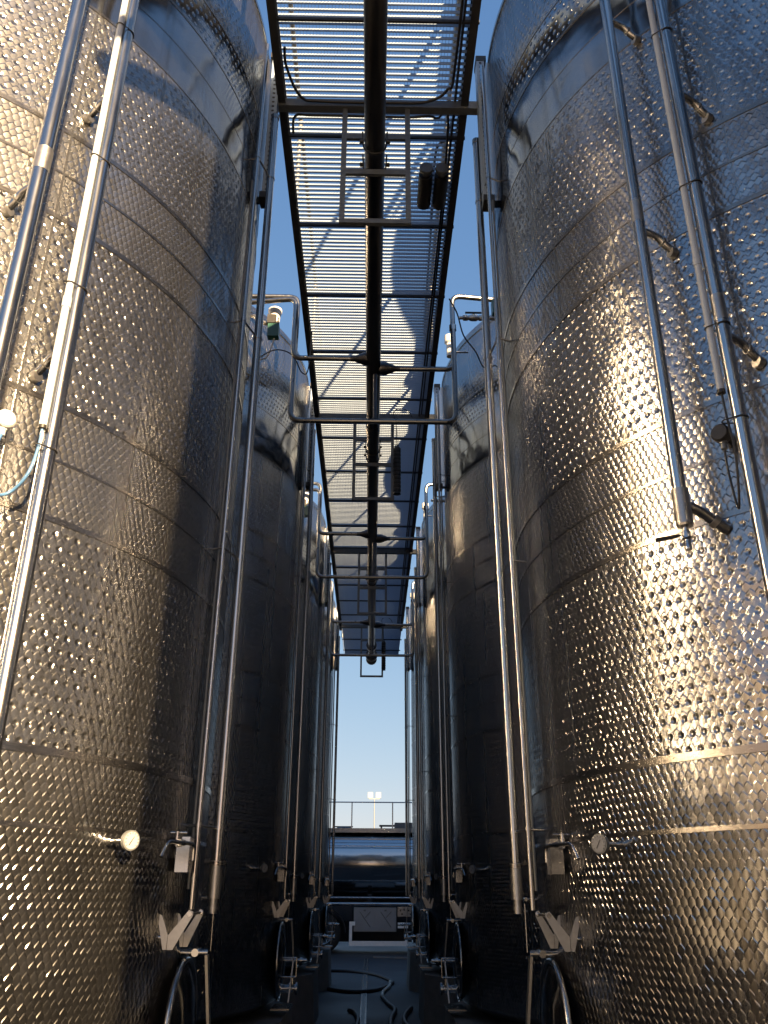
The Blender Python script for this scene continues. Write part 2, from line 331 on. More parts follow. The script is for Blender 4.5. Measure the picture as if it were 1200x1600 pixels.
def build_tank(s, label, grp):
    """s=-1 left of the alley, +1 right; local origin at the tank axis on the ground"""
    t = thing('wine_tank', label, 'tank', (0, 0, 0), grp)
    link('shell', SHELL, t)
    for me in BANDM: link('weld_band', me, t)
    tv = lambda dx, dy, dz: Vector((dx, dy, dz))
    A = -s                                               # +x direction towards the alley for s=-1
    # vertical lap seams
    for az in (44.6 if s < 0 else 43.2, 168, 250, 310):
        b = MB()
        for da in (-0.6, 0.6):
            p = wallpt(s, az+da, 0, 0); nrm = p.normalized(); tg = Vector((-nrm.y, nrm.x, 0))
            q = [p - tg*0.005 - nrm*0.004, p + tg*0.005 - nrm*0.004, p + tg*0.005 + nrm*0.004, p - tg*0.005 + nrm*0.004]
            b.poly([x + Vector((0, 0, 2.07)) for x in q], (0, 0, 3.5))
        part('seam_strip', b, M['band'], t)
    # legs
    for k in range(6):
        a = k*math.pi/3 + 0.5
        b = MB(); b.cyl((1.6*math.cos(a), 1.6*math.sin(a), 0.55), (1.6*math.cos(a), 1.6*math.sin(a), ZB+0.05), 0.09, n=14)
        part('leg', b, M['pipe'], t)
    # top hatch and nozzles
    b = MB(); b.lathe((0, 0, ZT+0.70), (0, 0, 1), [(0.27, 0), (0.30, 0.02), (0.30, 0.14), (0.27, 0.16), (0.05, 0.2)], 28)
    part('top_hatch', b, M['band'], t)
    # thermometer
    p = wallpt(s, 65.3 if s < 0 else 66.7, 0.0, 1.765); nr = Vector((p.x, p.y, 0)).normalized()
    dn = (nr + Vector((0, -0.40, -0.06))).normalized()
    q = p + nr*0.11
    b = MB(); b.cyl(p - nr*0.02, q, 0.009, n=10); b.cyl(p - nr*0.01, p + nr*0.03, 0.017, n=10)
    st = part('thermometer', b, M['pipe'], t)
    b = MB(); b.lathe(q + dn*(-0.012), dn, [(0.018, -0.02), (0.032, 0.0), (0.036, 0.004), (0.036, 0.020), (0.031, 0.0205)], 28)
    part('gauge_case', b, M['galv'], st)
    b = MB(); b.lathe(q + dn*(-0.012), dn, [(0.0305, 0.019), (0.0305, 0.0222)], 28)
    part('dial_face', b, M['dial'], st)
    b = MB(); sx = dn.cross(Vector((0, 0, 1))).normalized(); up2 = sx.cross(dn)
    c0 = q + dn*0.0112
    b.poly([c0 - up2*0.016 + sx*0.008, c0 - up2*0.016 + sx*0.0115, c0 + up2*0.014 - sx*0.008, c0 + up2*0.014 - sx*0.010], dn*0.0012)
    for k in range(11):
        a = R_(-130 + 26*k); d = sx*math.sin(a) + up2*math.cos(a); e = sx*math.cos(a) - up2*math.sin(a)
        b.poly([c0 + d*0.024 - e*0.0008, c0 + d*0.024 + e*0.0008, c0 + d*0.029 + e*0.0008, c0 + d*0.029 - e*0.0008], dn*0.001)
    part('needle', b, M['black'], st)
    # sampling tap box with bent tubes
    b = MB(); x0 = GAPL = RT + 0.02
    X = lambda d: -s*(RT + d)
    def xb(b, d0, d1, y0, y1, z0, z1):
        xa, xb_ = sorted((X(d0), X(d1))); return b.box(xa, xb_, y0, y1, z0, z1)
    def W(y, d): return -s*(math.sqrt(RT*RT - y*y) + d)          # follows the curved wall
    b = MB(); xa, xc = sorted((W(-0.34, 0.010), W(-0.34, 0.065)))
    b.box(xa, xc, -0.405, -0.40, 1.665, 1.805); b.box(xa, xa+0.004, -0.40, -0.31, 1.665, 1.805); b.box(xc-0.004, xc, -0.40, -0.31, 1.665, 1.805); b.box(xa+0.004, xc-0.004, -0.40, -0.31, 1.665, 1.669); b.box(xa+0.004, xc-0.004, -0.40, -0.31, 1.801, 1.805)
    b.box(min(W(-0.33, -0.02), W(-0.33, 0.06)), max(W(-0.33, -0.02), W(-0.33, 0.06)), -0.345, -0.315, 1.72, 1.75)
    tb = part('sample_tap_bracket', b, M['pipe'], t)
    b = MB(); b.tube(bend([(W(-0.40, 0.10), -0.43, 1.71), (W(-0.40, 0.10), -0.43, 1.775), (W(-0.52, 0.10), -0.53, 1.775), (W(-0.66, 0.11), -0.66, 1.775), (W(-0.70, 0.11), -0.70, 1.715)], 0.03), 0.0085, 10)
    part('tap_tube', b, M['pipe'], tb)
    b = MB(); b.cyl((W(-0.42, 0.03), -0.43, 1.765), (W(-0.42, 0.03), -0.43, 1.825), 0.011); b.cyl((W(-0.42, 0.0), -0.43, 1.82), (W(-0.42, 0.07), -0.43, 1.82), 0.006)
    part('tap_valve', b, M['pipe'], tb)
    b = MB(); b.cyl((W(-0.52, 0.10), -0.515, 1.775), (W(-0.56, 0.10), -0.555, 1.775), 0.013); part('tap_union', b, M['pipe'], tb)
    # pair of V shaped hatch-arm rests, each of two bent plates, joined by a rod
    for y0 in (-0.45, -0.25):
        wx = lambda d: W(y0, d) if y0 < -0.3 else W(y0, d*0.78)
        b = MB(); b.poly([(wx(-0.012), y0, 1.51), (wx(0.010), y0, 1.50), (wx(0.040), y0, 1.428), (wx(0.038), y0, 1.375), (wx(0.024), y0, 1.375)], (0, 0.007, 0))
        o = part('arm_rest', b, M['sleeve'], t)
        b = MB(); b.poly([(wx(0.118), y0-0.002, 1.522), (wx(0.135), y0-0.002, 1.515), (wx(0.135), y0-0.002, 1.500), (wx(0.064), y0-0.002, 1.375), (wx(0.041), y0-0.002, 1.375), (wx(0.042), y0-0.002, 1.428)], (0, 0.007, 0))
        part('rest_plate', b, M['sleeve'], o)
        b = MB(); b.cyl((wx(0.122), y0-0.008, 1.507), (wx(0.122), y0+0.012, 1.507), 0.010, n=12)
        if y0 < -0.3: b.tube([(W(y0, 0.122), y0+0.01, 1.507), (W(-0.25, 0.095), -0.25, 1.507)], 0.007, 10)
        b.cyl((wx(-0.05), y0+0.012, 1.42), (wx(0.04), y0+0.012, 1.42), 0.009)
        part('rest_pin', b, M['pipe'], o)
    # manway
    cy, cz, rr = -0.14, 1.02, 0.30
    b = MB(); b.torus((X(0.015), cy, cz), (1, 0, 0), rr, 0.014, 44, 10); 
    mw = part('manway_door', b, M['pipe'], t)
    b = MB(); b.lathe((X(0.0), cy, cz), (-s, 0, 0), [(rr-0.01, 0.0), (rr-0.02, 0.02), (0.2, 0.045), (0.05, 0.06)], 40); part('door_plate', b, M['smooth'], mw)
    b = MB(); arm = [(X(0.10), cy-0.02, cz+rr+0.02), (X(0.125), cy+0.05, cz), (X(0.10), cy-0.02, cz-rr-0.02)]
    for a0, a1 in zip(arm, arm[1:]):
        a0, a1 = Vector(a0), Vector(a1)
        b.poly([a0 + Vector((0, -0.022, 0)), a0 + Vector((0, 0.022, 0)), a1 + Vector((0, 0.022, 0)), a1 + Vector((0, -0.022, 0))], (-s*0.012, 0, 0))
    part('door_arm', b, M['sleeve'], mw)
    b = MB(); b.cyl((X(0.05), cy+0.05, cz), (X(0.25), cy+0.05, cz), 0.014); b.cyl((X(0.19), cy+0.05, cz), (X(0.21), cy+0.05, cz), 0.026)
    b.cyl((X(0.17), cy-0.10, cz+0.03), (X(0.17), cy-0.10, cz-0.12), 0.007); b.cyl((X(0.17), cy-0.10, cz-0.045), (X(0.17), cy+0.05, cz-0.045), 0.009)
    b.cyl((X(0.05), cy-0.10, cz+0.03), (X(0.17), cy-0.10, cz+0.03), 0.007); b.cyl((X(0.05), cy-0.10, cz-0.12), (X(0.17), cy-0.10, cz-0.12), 0.007)
    part('clamp_handle', b, M['pipe'], mw)
    b = MB(); b.cyl((X(-0.02), cy-0.02, cz+rr+0.03), (X(0.11), cy-0.02, cz+rr+0.03), 0.014); b.cyl((X(0.06), cy-0.06, cz+rr+0.03), (X(0.06), cy+0.02, cz+rr+0.03), 0.016)
    part('hinge', b, M['pipe'], mw)
    # T shaped level cock further round the wall
    q = Vector((X(0.02), 0.42, 1.56))
    b = MB(); b.cyl(q + Vector((s*0.18, 0, 0.0)), q, 0.007); b.cyl(q + Vector((0, -0.03, 0)), q + Vector((0, 0.03, 0)), 0.009); b.cyl(q + Vector((-s*0.004, -0.005, -0.02)), q + Vector((-s*0.004, -0.005, -0.24)), 0.0035)
    part('level_cock', b, M['pipe'], t)
    # bottom outlet
    b = MB(); b.tube(bend([(X(-0.35), -0.1, 0.62), (X(-0.35), -0.1, 0.74), (X(0.02), -0.1, 0.80), (X(0.16), -0.1, 0.80)], 0.05), 0.032, 12)
    ol = part('bottom_outlet', b, M['pipe'], t)
    b = MB(); b.cyl((X(0.16), -0.1, 0.80), (X(0.175), -0.1, 0.80), 0.052, n=16); b.cyl((X(0.10), -0.1, 0.80), (X(0.115), -0.1, 0.80), 0.048, n=16)
    part('outlet_flange', b, M['pipe'], ol)
    b = MB(); b.cyl((X(0.13), -0.1, 0.83), (X(0.13), -0.1, 0.90), 0.010); b.poly([(X(0.125), -0.24, 0.895), (X(0.125), -0.09, 0.895), (X(0.145), -0.09, 0.895), (X(0.145), -0.24, 0.895)], (0, 0, 0.008))
    part('outlet_lever', b, M['pipe'], ol)
    # small ledge below the manway
    b = MB(); xb(b, -0.03, 0.13, -0.33, 0.05, 0.655, 0.667)
    part('drip_ledge', b, M['band'], t)
    # wall bracket: box channel with a punched strip
    b = MB(); xb(b, 0.0, 0.055, -0.02, 0.05, 5.80, 7.12)
    wb = part('wall_bracket', b, M['pipe'], t)
    b = MB(); y_ = -0.048; holes = []
    # strip with real punched holes: build as ladder of quads around each hole
    n_h = 30; z0, z1 = 5.82, 7.10; w0, w1 = 0.045, 0.100; hh = (z1-z0)/n_h
    for k in range(n_h):
        a0, a1 = z0+k*hh, z0+(k+1)*hh; zc = (a0+a1)/2; c = (w0+w1)/2; rh = 0.009
        outer = [(w0, a0), (w1, a0), (w1, a1), (w0, a1)]; inner = [(c-rh, zc-rh), (c+rh, zc-rh), (c+rh, zc+rh), (c-rh, zc+rh)]
        for i in range(4):
            j = (i+1) % 4
            b.poly([(X(outer[i][0]), y_, outer[i][1]), (X(outer[j][0]), y_, outer[j][1]), (X(inner[j][0]), y_, inner[j][1]), (X(inner[i][0]), y_, inner[i][1])], (0, 0.003, 0))
    xb(b, 0.097, 0.100, -0.044, 0.05, z0, z1)
    part('punched_strip', b, M['grate'], wb)
    b = MB(); xb(b, 0.056, 0.096, -0.043, 0.048, 5.83, 7.09); part('hole_shade_core', b, M['black'], wb)  # black core stands in for the shade inside the channel behind the holes
    b = MB(); xb(b, 0.03, 0.104, -0.052, 0.056, 5.77, 5.82); part('end_cap', b, M['black'], wb); b = MB(); xb(b, 0.03, 0.104, -0.052, 0.056, 7.10, 7.15)
    part('end_cap', b, M['black'], wb)
    return t
tankL = build_tank(-1, 'x', 'left'); tankR = build_tank(1, 'x', 'right')
SAFE = {-1: 'left', 1: 'right'}
roots = {}
LBL = {(-1, 0): 'nearest big tank on the left with sunlit scaled steel and a white conduit on it',
       (-1, 1): 'second tank from the camera on the left, its blue reflecting top showing above',
       (-1, 2): 'third tank in the left row, a dark narrow strip past the second tank',
       (-1, 3): 'farthest tank in the left row, warm sunlit sliver beside the tanker truck',
       (1, 0): 'nearest big tank on the right with a bright golden glare on its dimpled wall',
       (1, 1): 'second tank from the camera on the right, dark below a blue reflecting rim',
       (1, 2): 'third tank in the right row, a dark narrow strip past the second tank',
       (1, 3): 'farthest tank in the right row, pale bluish sliver beside the tanker truck'}
for s, proto in ((-1, tankL), (1, tankR)):
    for k in range(4):
        o = proto if k == 0 else copy_tree(proto)
        o.location = (s*(GAP+RT), D1+k*P, 0); o['label'] = LBL[(s, k)]; o['group'] = 'stainless steel tanks lining the alley'
        roots[(s, k)] = o

for s in (1,):                                   # the right row goes on beside the photographer, the left one starts here
    o = copy_tree(roots[(s, 0)]); o.location = (s*(GAP+RT), D1-P, 0); o['label'] = 'tank beside the photographer on the %s, just behind the %s edge of the picture' % (SAFE[s], SAFE[s]); o['group'] = 'stainless steel tanks lining the alley'

# plinths
for s in (-1, 1):
    for k in range(4):
        b = MB(); n = 12; pts = []
        for i in range(n):
            a = 2*math.pi*(i+0.5)/n; pts.append((2.24*math.cos(a), 2.24*math.sin(a), 0.0))
        top = [(p[0]*0.985, p[1]*0.985, 0.60) for p in pts]
        A = [b.bm.verts.new(p) for p in pts]; B = [b.bm.verts.new(p) for p in top]
        b.face(A); b.face(B)
        for i in range(n): b.face([A[i], A[(i+1) % n], B[(i+1) % n], B[i]])
        o = link('concrete_plinth', b.mesh('plinth', M['concrete']), None, (s*(GAP+RT), D1+k*P, 0))
        tagged(o, '%s concrete plinth under the %s row of tanks' % (ORD[k], SAFE[s]), 'plinth', 'concrete plinths under the tanks')

# ------------------------------------------------------------------ vertical pipes on the tanks
def at_az(s, az, off): 
    a = R_(az); return Vector((s*(GAP+RT) - s*math.sin(a)*(RT+off), D1 - math.cos(a)*(RT+off), 0))
def riser(s, az, off, r, z0, z1, label, stubs=(), sleeves=(), end='open', name='riser_pipe'):
    p = at_az(s, az, off); nr = Vector((-s*math.sin(R_(az)), -math.cos(R_(az)), 0))
    t = thing(name, label, 'pipe', (p.x, p.y, z0))
    b = MB(); b.cyl((0, 0, 0), (0, 0, z1-z0), r, n=28); part('tube', b, M['pipe'], t)
    for z in sleeves:
        b = MB(); b.cyl((0, 0, z-z0-0.06), (0, 0, z-z0+0.06), r*1.012, n=28); part('weld_sleeve', b, M['sleeve'], t)
    for z, az2 in stubs:
        # bent stand-off: elbow leaves the pipe, meets the wall
        q = at_az(s, az2, 0.0) - p
        d = q.normalized(); L = q.length
        pts = bend([(0, 0, z-z0+0.04), d*(L*0.55) + Vector((0, 0, z-z0+0.02)), d*(L*0.75) + Vector((0, 0, z-z0-0.02)), d*(L*1.05) + Vector((0, 0, z-z0-0.05))], 0.03)
        b = MB(); b.tube(pts, 0.017, 12); o = part('stand_off', b, M['pipe'], t)
        b = MB(); b.cyl(pts[-1] - d*0.035, pts[-1] - d*0.008, 0.024, n=14); b.cyl(pts[len(pts)//2] - d*0.006, pts[len(pts)//2] + d*0.006, 0.021, n=14); part('union_nut', b, M['sleeve'], o)
    return t, p, nr
def ties(t, p0, r, zs, other, r2):
    """black cable ties round the pipe and the conduit beside it"""
    for z in zs:
        d = (other - p0); d.z = 0; L = d.length; d.normalize(); e = Vector((-d.y, d.x, 0)); pts = []
        for i in range(10):
            a = math.pi/2 + math.pi*i/9; pts.append(d*math.cos(a)*(r+0.003) + e*math.sin(a)*(r+0.003))
        for i in range(10):
            a = -math.pi/2 + math.pi*i/9; pts.append(d*(L + math.cos(a)*(r2+0.003)) + e*math.sin(a)*(r2+0.003))
        pts.append(pts[0]); b = MB(); b.tube([q + Vector((0, 0, z)) for q in pts], 0.0028, 6, False)
        part('cable_tie', b, M['black'], t)

# left near tank
tA, pA, nA = riser(-1, 41.5, 0.15, 0.034, 2.2, 7.6, 'thick polished pipe at the far left edge, standing off the nearest left tank', stubs=[(4.22, 39.8)], sleeves=[4.38])
tB, pB, nB = riser(-1, 47.9, 0.15, 0.030, 1.0, 7.6, 'long polished pipe strapped to the white conduit on the nearest left tank', stubs=[(4.95, 46.6), (3.52, 46.6)], sleeves=[])
pc = at_az(-1, 46.75, 0.165)
cd = thing('cable_conduit', 'white plastic conduit strapped beside the long pipe on the nearest left tank', 'conduit', (pc.x, pc.y, 3.18))
b = MB(); b.cyl((0, 0, 0), (0, 0, 4.4), 0.0145, n=20); part('tube', b, M['conduit'], cd)
for z in (0.55, 2.6):
    b = MB(); b.cyl((0, 0, z), (0, 0, z+0.05), 0.0175, n=20); part('coupling', b, M['conduit'], cd)
b = MB(); b.cyl((0, 0, -0.008), (0, 0, 0.006), 0.0158, n=20); part('end_grommet', b, M['black'], cd)
ties(tB, pB, 0.030, [2.10, 2.85, 3.55, 4.4], pc, 0.0145)
# blue cable from the conduit to a probe at the left edge
pr = at_az(-1, 44.0, 0.07)
b = MB(); c0 = Vector((pc.x, pc.y, 3.2)); pts = []
ctrl = [c0, c0 + Vector((0.0, 0.0, -0.10)), c0 + Vector((-0.015, -0.01, -0.22)), at_az(-1, 45.6, 0.10) + Vector((0, 0, 2.915)), at_az(-1, 44.2, 0.10) + Vector((0, 0, 2.89)), at_az(-1, 43.0, 0.09) + Vector((0, 0, 2.93)), at_az(-1, 43.2, 0.085) + Vector((0, 0, 3.03)), pr + Vector((0, 0, 3.15))]
def spline(ctrl, seg=6):
    out = []; n = len(ctrl)
    for i in range(n-1):
        p0 = ctrl[max(i-1, 0)]; p1 = ctrl[i]; p2 = ctrl[i+1]; p3 = ctrl[min(i+2, n-1)]
        for j in range(seg):
            t = j/seg; out.append(0.5*((2*p1) + (p2-p0)*t + (2*p0-5*p1+4*p2-p3)*t*t + (3*p1-p0-3*p2+p3)*t**3))
    out.append(ctrl[-1]); return out
b.tube(spline([Vector(c) for c in ctrl]), 0.006, 10)
tagged(link('sensor_cable', b.mesh('sensor_cable', M['blue'])), 'blue cable looping out of the white conduit on the left tank', 'cable')
def probe(s, az, z, label, m1):
    p = at_az(s, az, 0.0); nr = Vector((-s*math.sin(R_(az)), -math.cos(R_(az)), 0))
    t = thing('temperature_probe', label, 'sensor', (p.x, p.y, z))
    b = MB(); b.lathe((0, 0, 0), nr, [(0.014, -0.01), (0.014, 0.035), (0.032, 0.045), (0.036, 0.055), (0.036, 0.085), (0.030, 0.092)], 24); part('probe_head', b, m1, t)
    b = MB(); b.cyl(nr*0.065 + Vector((0, 0, -0.03)), nr*0.065 + Vector((0, 0, -0.065)), 0.012, n=12); b.cyl(nr*0.065 + Vector((0, 0, -0.03)), nr*0.065 + Vector((0, 0, -0.042)), 0.016, n=6); part('cable_gland', b, M['white'] if m1 is M['white'] else M['galv'], t)
    return t
probe(-1, 44.0, 3.205, 'small white round probe on the nearest left tank by the blue cable', M['white'])

# right near tank
tC, pC, nC = riser(1, 50.3, 0.15, 0.026, 2.86, 7.6, 'polished pipe on the nearest right tank ending in a small drain valve', stubs=[(4.24, 48.4), (5.62, 48.4)], sleeves=[4.38])
b = MB(); b.cyl((0, 0, -0.004), (0, 0, 0.14), 0.032, n=28); part('end_sleeve', b, M['sleeve'], tC)
b = MB(); b.lathe((0, 0, 0), (0, 0, -1), [(0.032, 0), (0.028, 0.012), (0.011, 0.016), (0.011, 0.03), (0.016, 0.034), (0.018, 0.06), (0.012, 0.066), (0.012, 0.085), (0.015, 0.09), (0.013, 0.105)], 20); part('drain_valve', b, M['pipe'], tC)
b = MB(); b.poly([(-0.018, -0.012, -0.050), (-0.055, -0.016, -0.052), (-0.125, -0.02, -0.068), (-0.125, -0.02, -0.084), (-0.05, -0.016, -0.066)], (0, 0.006, 0)); part('valve_lever', b, M['black'], tC)
q = at_az(1, 48.0, 0.0) - pC; d = q.normalized(); L = q.length
b = MB(); b.tube(bend([(0, 0, 0.085), d*L*0.45 + Vector((0, 0, 0.055)), d*L*0.75 + Vector((0, 0, 0.02)), d*L*1.03 + Vector((0, 0, -0.01))], 0.03), 0.021, 14); o = part('inlet_elbow', b, M['pipe'], tC)
b = MB(); b.cyl(d*L*0.70 + Vector((0, 0, 0.028)), d*L*0.80 + Vector((0, 0, 0.015)), 0.027, n=16); part('union_nut', b, M['sleeve'], o)
tD, pD, nD = riser(1, 43.2, 0.15, 0.026, 1.5, 7.6, 'long polished pipe strapped to the pale conduit on the nearest right tank', stubs=[(4.86, 41.2), (3.54, 41.2)], sleeves=[3.70])
pc2 = at_az(1, 44.35, 0.165)
cd2 = thing('cable_conduit', 'pale grey conduit strapped beside the long pipe on the nearest right tank', 'conduit', (pc2.x, pc2.y, 3.33))
b = MB(); b.cyl((0, 0, 0), (0, 0, 4.3), 0.0145, n=20); part('tube', b, M['conduit'], cd2)
for z in (0.6,):
    b = MB(); b.cyl((0, 0, z), (0, 0, z+0.04), 0.017, n=20); part('coupling', b, M['conduit'], cd2)
b = MB(); b.cyl((0, 0, -0.008), (0, 0, 0.006), 0.0158, n=20); part('end_grommet', b, M['black'], cd2)
ties(tD, pD, 0.026, [3.62-1.5, 4.35-1.5, 5.3-1.5, 3.2-1.5], pc2, 0.0145)
probe(1, 46.0, 3.21, 'small black round probe on the nearest right tank between the pipes', M['black'])
b = MB(); q0 = at_az(1, 46.0, 0.066) + Vector((0, 0, 3.14)); q1 = Vector((pc2.x, pc2.y, 3.32))
b.tube(spline([q0, q0 + Vector((0.0, 0, -0.10)), (q0+q1)/2 + Vector((0.0, 0.0, -0.36)), q1 + Vector((0.01, 0, -0.26)), q1 + Vector((0.004, 0, -0.12)), q1]), 0.0045, 8)
tagged(link('sensor_cable', b.mesh('sensor_cable', M['black'])), 'black cable looping below the black probe on the right tank', 'cable')

# pairs of pipes in the alley, one pair per tank
def pair_mesh(s):
    t = thing('riser_pair', 'x', 'pipe')
    x1, y1, x2, y2 = ((-0.708, -0.08, -0.770, -0.26) if s < 0 else (0.700, 0.10, 0.732, -0.12))
    off = 0.0
    b = MB(); b.cyl((x1, y1, 1.72), (x1, y1, 6.46), 0.0245, n=24); part('tube', b, M['pipe'], t)
    b = MB(); b.cyl((x1, y1, 1.56), (x1, y1, 1.72), 0.0285, n=24); b.cyl((x1, y1, 1.50), (x1, y1, 1.56), 0.020, n=20); b.cyl((x1, y1, 1.515), (x1, y1, 1.53), 0.0235, n=20); part('end_sleeve', b, M['sleeve'], t)
    b = MB(); b.cyl((x1, y1, 6.44), (x1, y1, 6.475), 0.028, n=24); part('collar', b, M['band'], t)
    b = MB(); b.cyl((x1, y1, 1.70), (x1, y1, 1.715), 0.032, n=24); part('collar', b, M['band'], t)
    b = MB(); b.cyl((x2, y2, 1.52), (x2, y2, 6.95), 0.0125, n=16); part('thin_tube', b, M['pipe'], t)
    b = MB(); b.cyl((x2-s*-0.03, y2+0.05, 1.60), (x2-s*-0.03, y2+0.05, 5.75), 0.007, n=12); part('cable_line', b, M['galv'], t)
    for z in (1.86, 3.2, 4.62, 5.9):
        b = MB(); b.cyl((x1, y1, z-0.008), (x1, y1, z+0.008), 0.0285, n=20); b.cyl((x1, y1, z), (x2, y2, z), 0.006); b.cyl((x2, y2, z), (x2 + s*0.12, y2+0.05, z), 0.006); b.cyl((x2, y2, z-0.008), (x2, y2, z+0.008), 0.016, n=16)
        part('pipe_clamp', b, M['pipe'], t)
    return t
for s in (-1, 1):
    proto = pair_mesh(s)
    for k in range(4):
        o = proto if k == 0 else copy_tree(proto)
        o.location = (0, D1+k*P, 0)
        o['label'] = 'pair of slim vertical pipes on the alley side of the %s %s tank' % (ORD[k], SAFE[s])
        o['group'] = 'vertical pipe pairs along the alley'

# ------------------------------------------------------------------ walkway
wk = thing('overhead_walkway', 'long galvanised grating walkway carried above the alley between the tanks', 'walkway', (0, 0, WZ))
Y0, Y1 = -0.01, 20.1
XL, XR = -0.715, 0.645
def wbox(name, x0, x1, y0, y1, z0, z1, m):
    b = MB(); b.box(x0, x1, y0, y1, z0-WZ, z1-WZ); return part(name, b, m, wk)
# channel stringers with flanges
for (xa, sg) in ((XL, 1), (XR, -1)):
    b = MB(); w = 0.055
    b.box(min(xa, xa+sg*0.008), max(xa, xa+sg*0.008), Y0, 17.75, 0.02, 0.14)
    b.box(min(xa+sg*0.008, xa+sg*w), max(xa+sg*0.008, xa+sg*w), Y0, 17.75, 0.02, 0.028)
    b.box(min(xa+sg*0.008, xa+sg*w), max(xa+sg*0.008, xa+sg*w), Y0, 17.75, 0.132, 0.14)
    part('stringer', b, M['dark'], wk)
b = MB(); b.box(XR-0.10, XR-0.085, Y0, 17.75, 0.06, 0.12); part('inner_flat', b, M['dark'], wk)
for k in range(5):
    y = D1 + (k-1)*P + (0.05 if k == 1 else 0.05)
    if y < 0: y = 0.1
    b = MB(); b.box(-0.80, 0.80, y-0.03, y+0.03, 0.0, 0.07)
    part('cross_beam', b, M['galv'], wk)
GP = 0.93; bar_me = None
gx0, gx1 = XL+0.06, XR-0.02; gw = gx1-gx0
BARN = 20
b = MB(); b.box(0, gw, -0.0016, 0.0016, 0, 0.028); bar_me = b.mesh('load_bar', M['grate'])
stuffbars = MB(); i = 0; y = 3.71 - 4*GP; idx = 0
nind = 0
while y < Y1 - 0.05:
    y1 = min(y+GP, Y1)
    b = MB()
    b.box(gx0, gx1, y+0.002, y+0.007, 0.075, 0.108); b.box(gx0, gx1, y1-0.007, y1-0.002, 0.075, 0.108)
    b.box(gx0-0.004, gx0, y+0.002, y1-0.002, 0.075, 0.108); b.box(gx1, gx1+0.004, y+0.002, y1-0.002, 0.075, 0.108)
    pn = part('grating_panel', b, M['grate'], wk)
    b = MB(); b.box(gx0-0.03, gx1+0.03, y-0.008, y+0.008, 0.050, 0.0735)
    part('bearer', b, M['dark'], wk)
    b = MB(); nw = 58
    for j in range(1, nw):
        x = gx0 + gw*j/nw; b.box(x-0.0011, x+0.0011, y+0.008, y1-0.008, 0.100, 0.1022)
    w = part('cross_wires', b, M['grate'], pn, kind='stuff')
    for j in range(1, BARN):
        yy = y + (y1-y)*j/BARN
        if y > 2.5 and nind < 300:
            link('load_bar', bar_me, pn, (gx0, yy, 0.0745)); nind += 1
        else:
            stuffbars.box(gx0, gx1, yy-0.0016, yy+0.0016, 0.0745, 0.1025)
    y += GP; idx += 1
part('load_bars', stuffbars, M['grate'], wk, kind='stuff')
# handrails above
for x in (XL+0.03, XR-0.03):
    for z in (1.15,):
        b = MB(); b.cyl((x, 2.6, z), (x, Y1, z), 0.019, n=12); part('handrail', b, M['galv'], wk)
    yy = 3.25
    while yy < Y1:
        b = MB(); b.cyl((x, yy, 0.12), (x, yy, 1.15), 0.019, n=12); part('rail_post', b, M['galv'], wk); yy += 2.2
    b = MB(); b.box(x-0.003, x+0.003, 2.6, Y1, 0.12, 0.24); part('toe_board', b, M['grate'], wk)
# hanging frames
def frame_mesh():
    t = thing('hanging_pipe_frame', 'x', 'frame', (0, 0, 0))
    fw2 = 0.018
    for x in (-0.235, 0.21):
        b = MB(); b.box(x-fw2, x+fw2, -0.012, 0.012, -1.02, 0.0); part('hanger_post', b, M['galv'], t)
    for z in (-1.035, -0.60, -0.27):
        b = MB(); zz = 0.022
        if z == -1.035: b.box(-0.235-fw2, 0.21+fw2, -0.015, 0.015, z-zz, z+0.014)
        else: b.box(-0.235+fw2, 0.21-fw2, -0.012, 0.012, z-zz, z+zz)
        part('cross_bar', b, M['galv'], t)
    return t
pf = frame_mesh()
for k in range(4):
    o = pf if k == 0 else copy_tree(pf)
    o.location = (0, D1+0.05+k*P - (0.0), 6.70)
    o['label'] = ['nearest and largest ladder-like frame hanging from the walkway round the central pipe', 'second ladder-like hanging frame with the black ribbed connector beside it', 'third ladder-like hanging frame, small, past the second pipe loop', 'farthest little hanging frame outlined against the pale sky'][k]
    o['group'] = 'ladder-like frames hanging under the walkway'
# central header pipe
hp = thing('header_pipe', 'long dark central pipe running under the middle of the walkway', 'pipe', (-0.02, 0, 6.25))
b = MB(); b.cyl((0, -0.2, 0), (0, 18.0, 0), 0.070, n=28); part('tube', b, M['header'], hp)
for y in (8.05, 12.42, 16.5):
    b = MB(); b.cyl((0, y, 0), (0, y+0.16, 0), 0.076, n=28); part('coupling', b, M['header'], hp)
b = MB()
b.cyl((0, 17.2, 0), (0, 17.24, 0), 0.11, n=24); b.cyl((0, 18.0, 0), (0, 18.05, 0), 0.13, n=24); b.lathe((0, 18.05, 0), (0, 1, 0), [(0.05, 0), (0.05, 0.3), (0.12, 0.3), (0.12, 0.34)], 20)
part('end_flange', b, M['header'], hp)
for k in range(4):
    y = D1+0.05+k*P
    for dz in (0.0,):
        for dy in (-0.10, 0.10):
            b = MB(); b.tube([(-0.085, y+dy, 0.12)] + [(-0.078*math.cos(math.pi*i/10), y+dy, -0.078*math.sin(math.pi*i/10)) for i in range(11)] + [(0.085, y+dy, 0.12)], 0.006, 8)
            b.cyl((-0.105, y+dy, 0.03), (-0.075, y+dy, 0.03), 0.014, n=8); b.cyl((0.075, y+dy, 0.03), (0.105, y+dy, 0.03), 0.014, n=8)
            part('clamp_bolt', b, M['black'], hp)
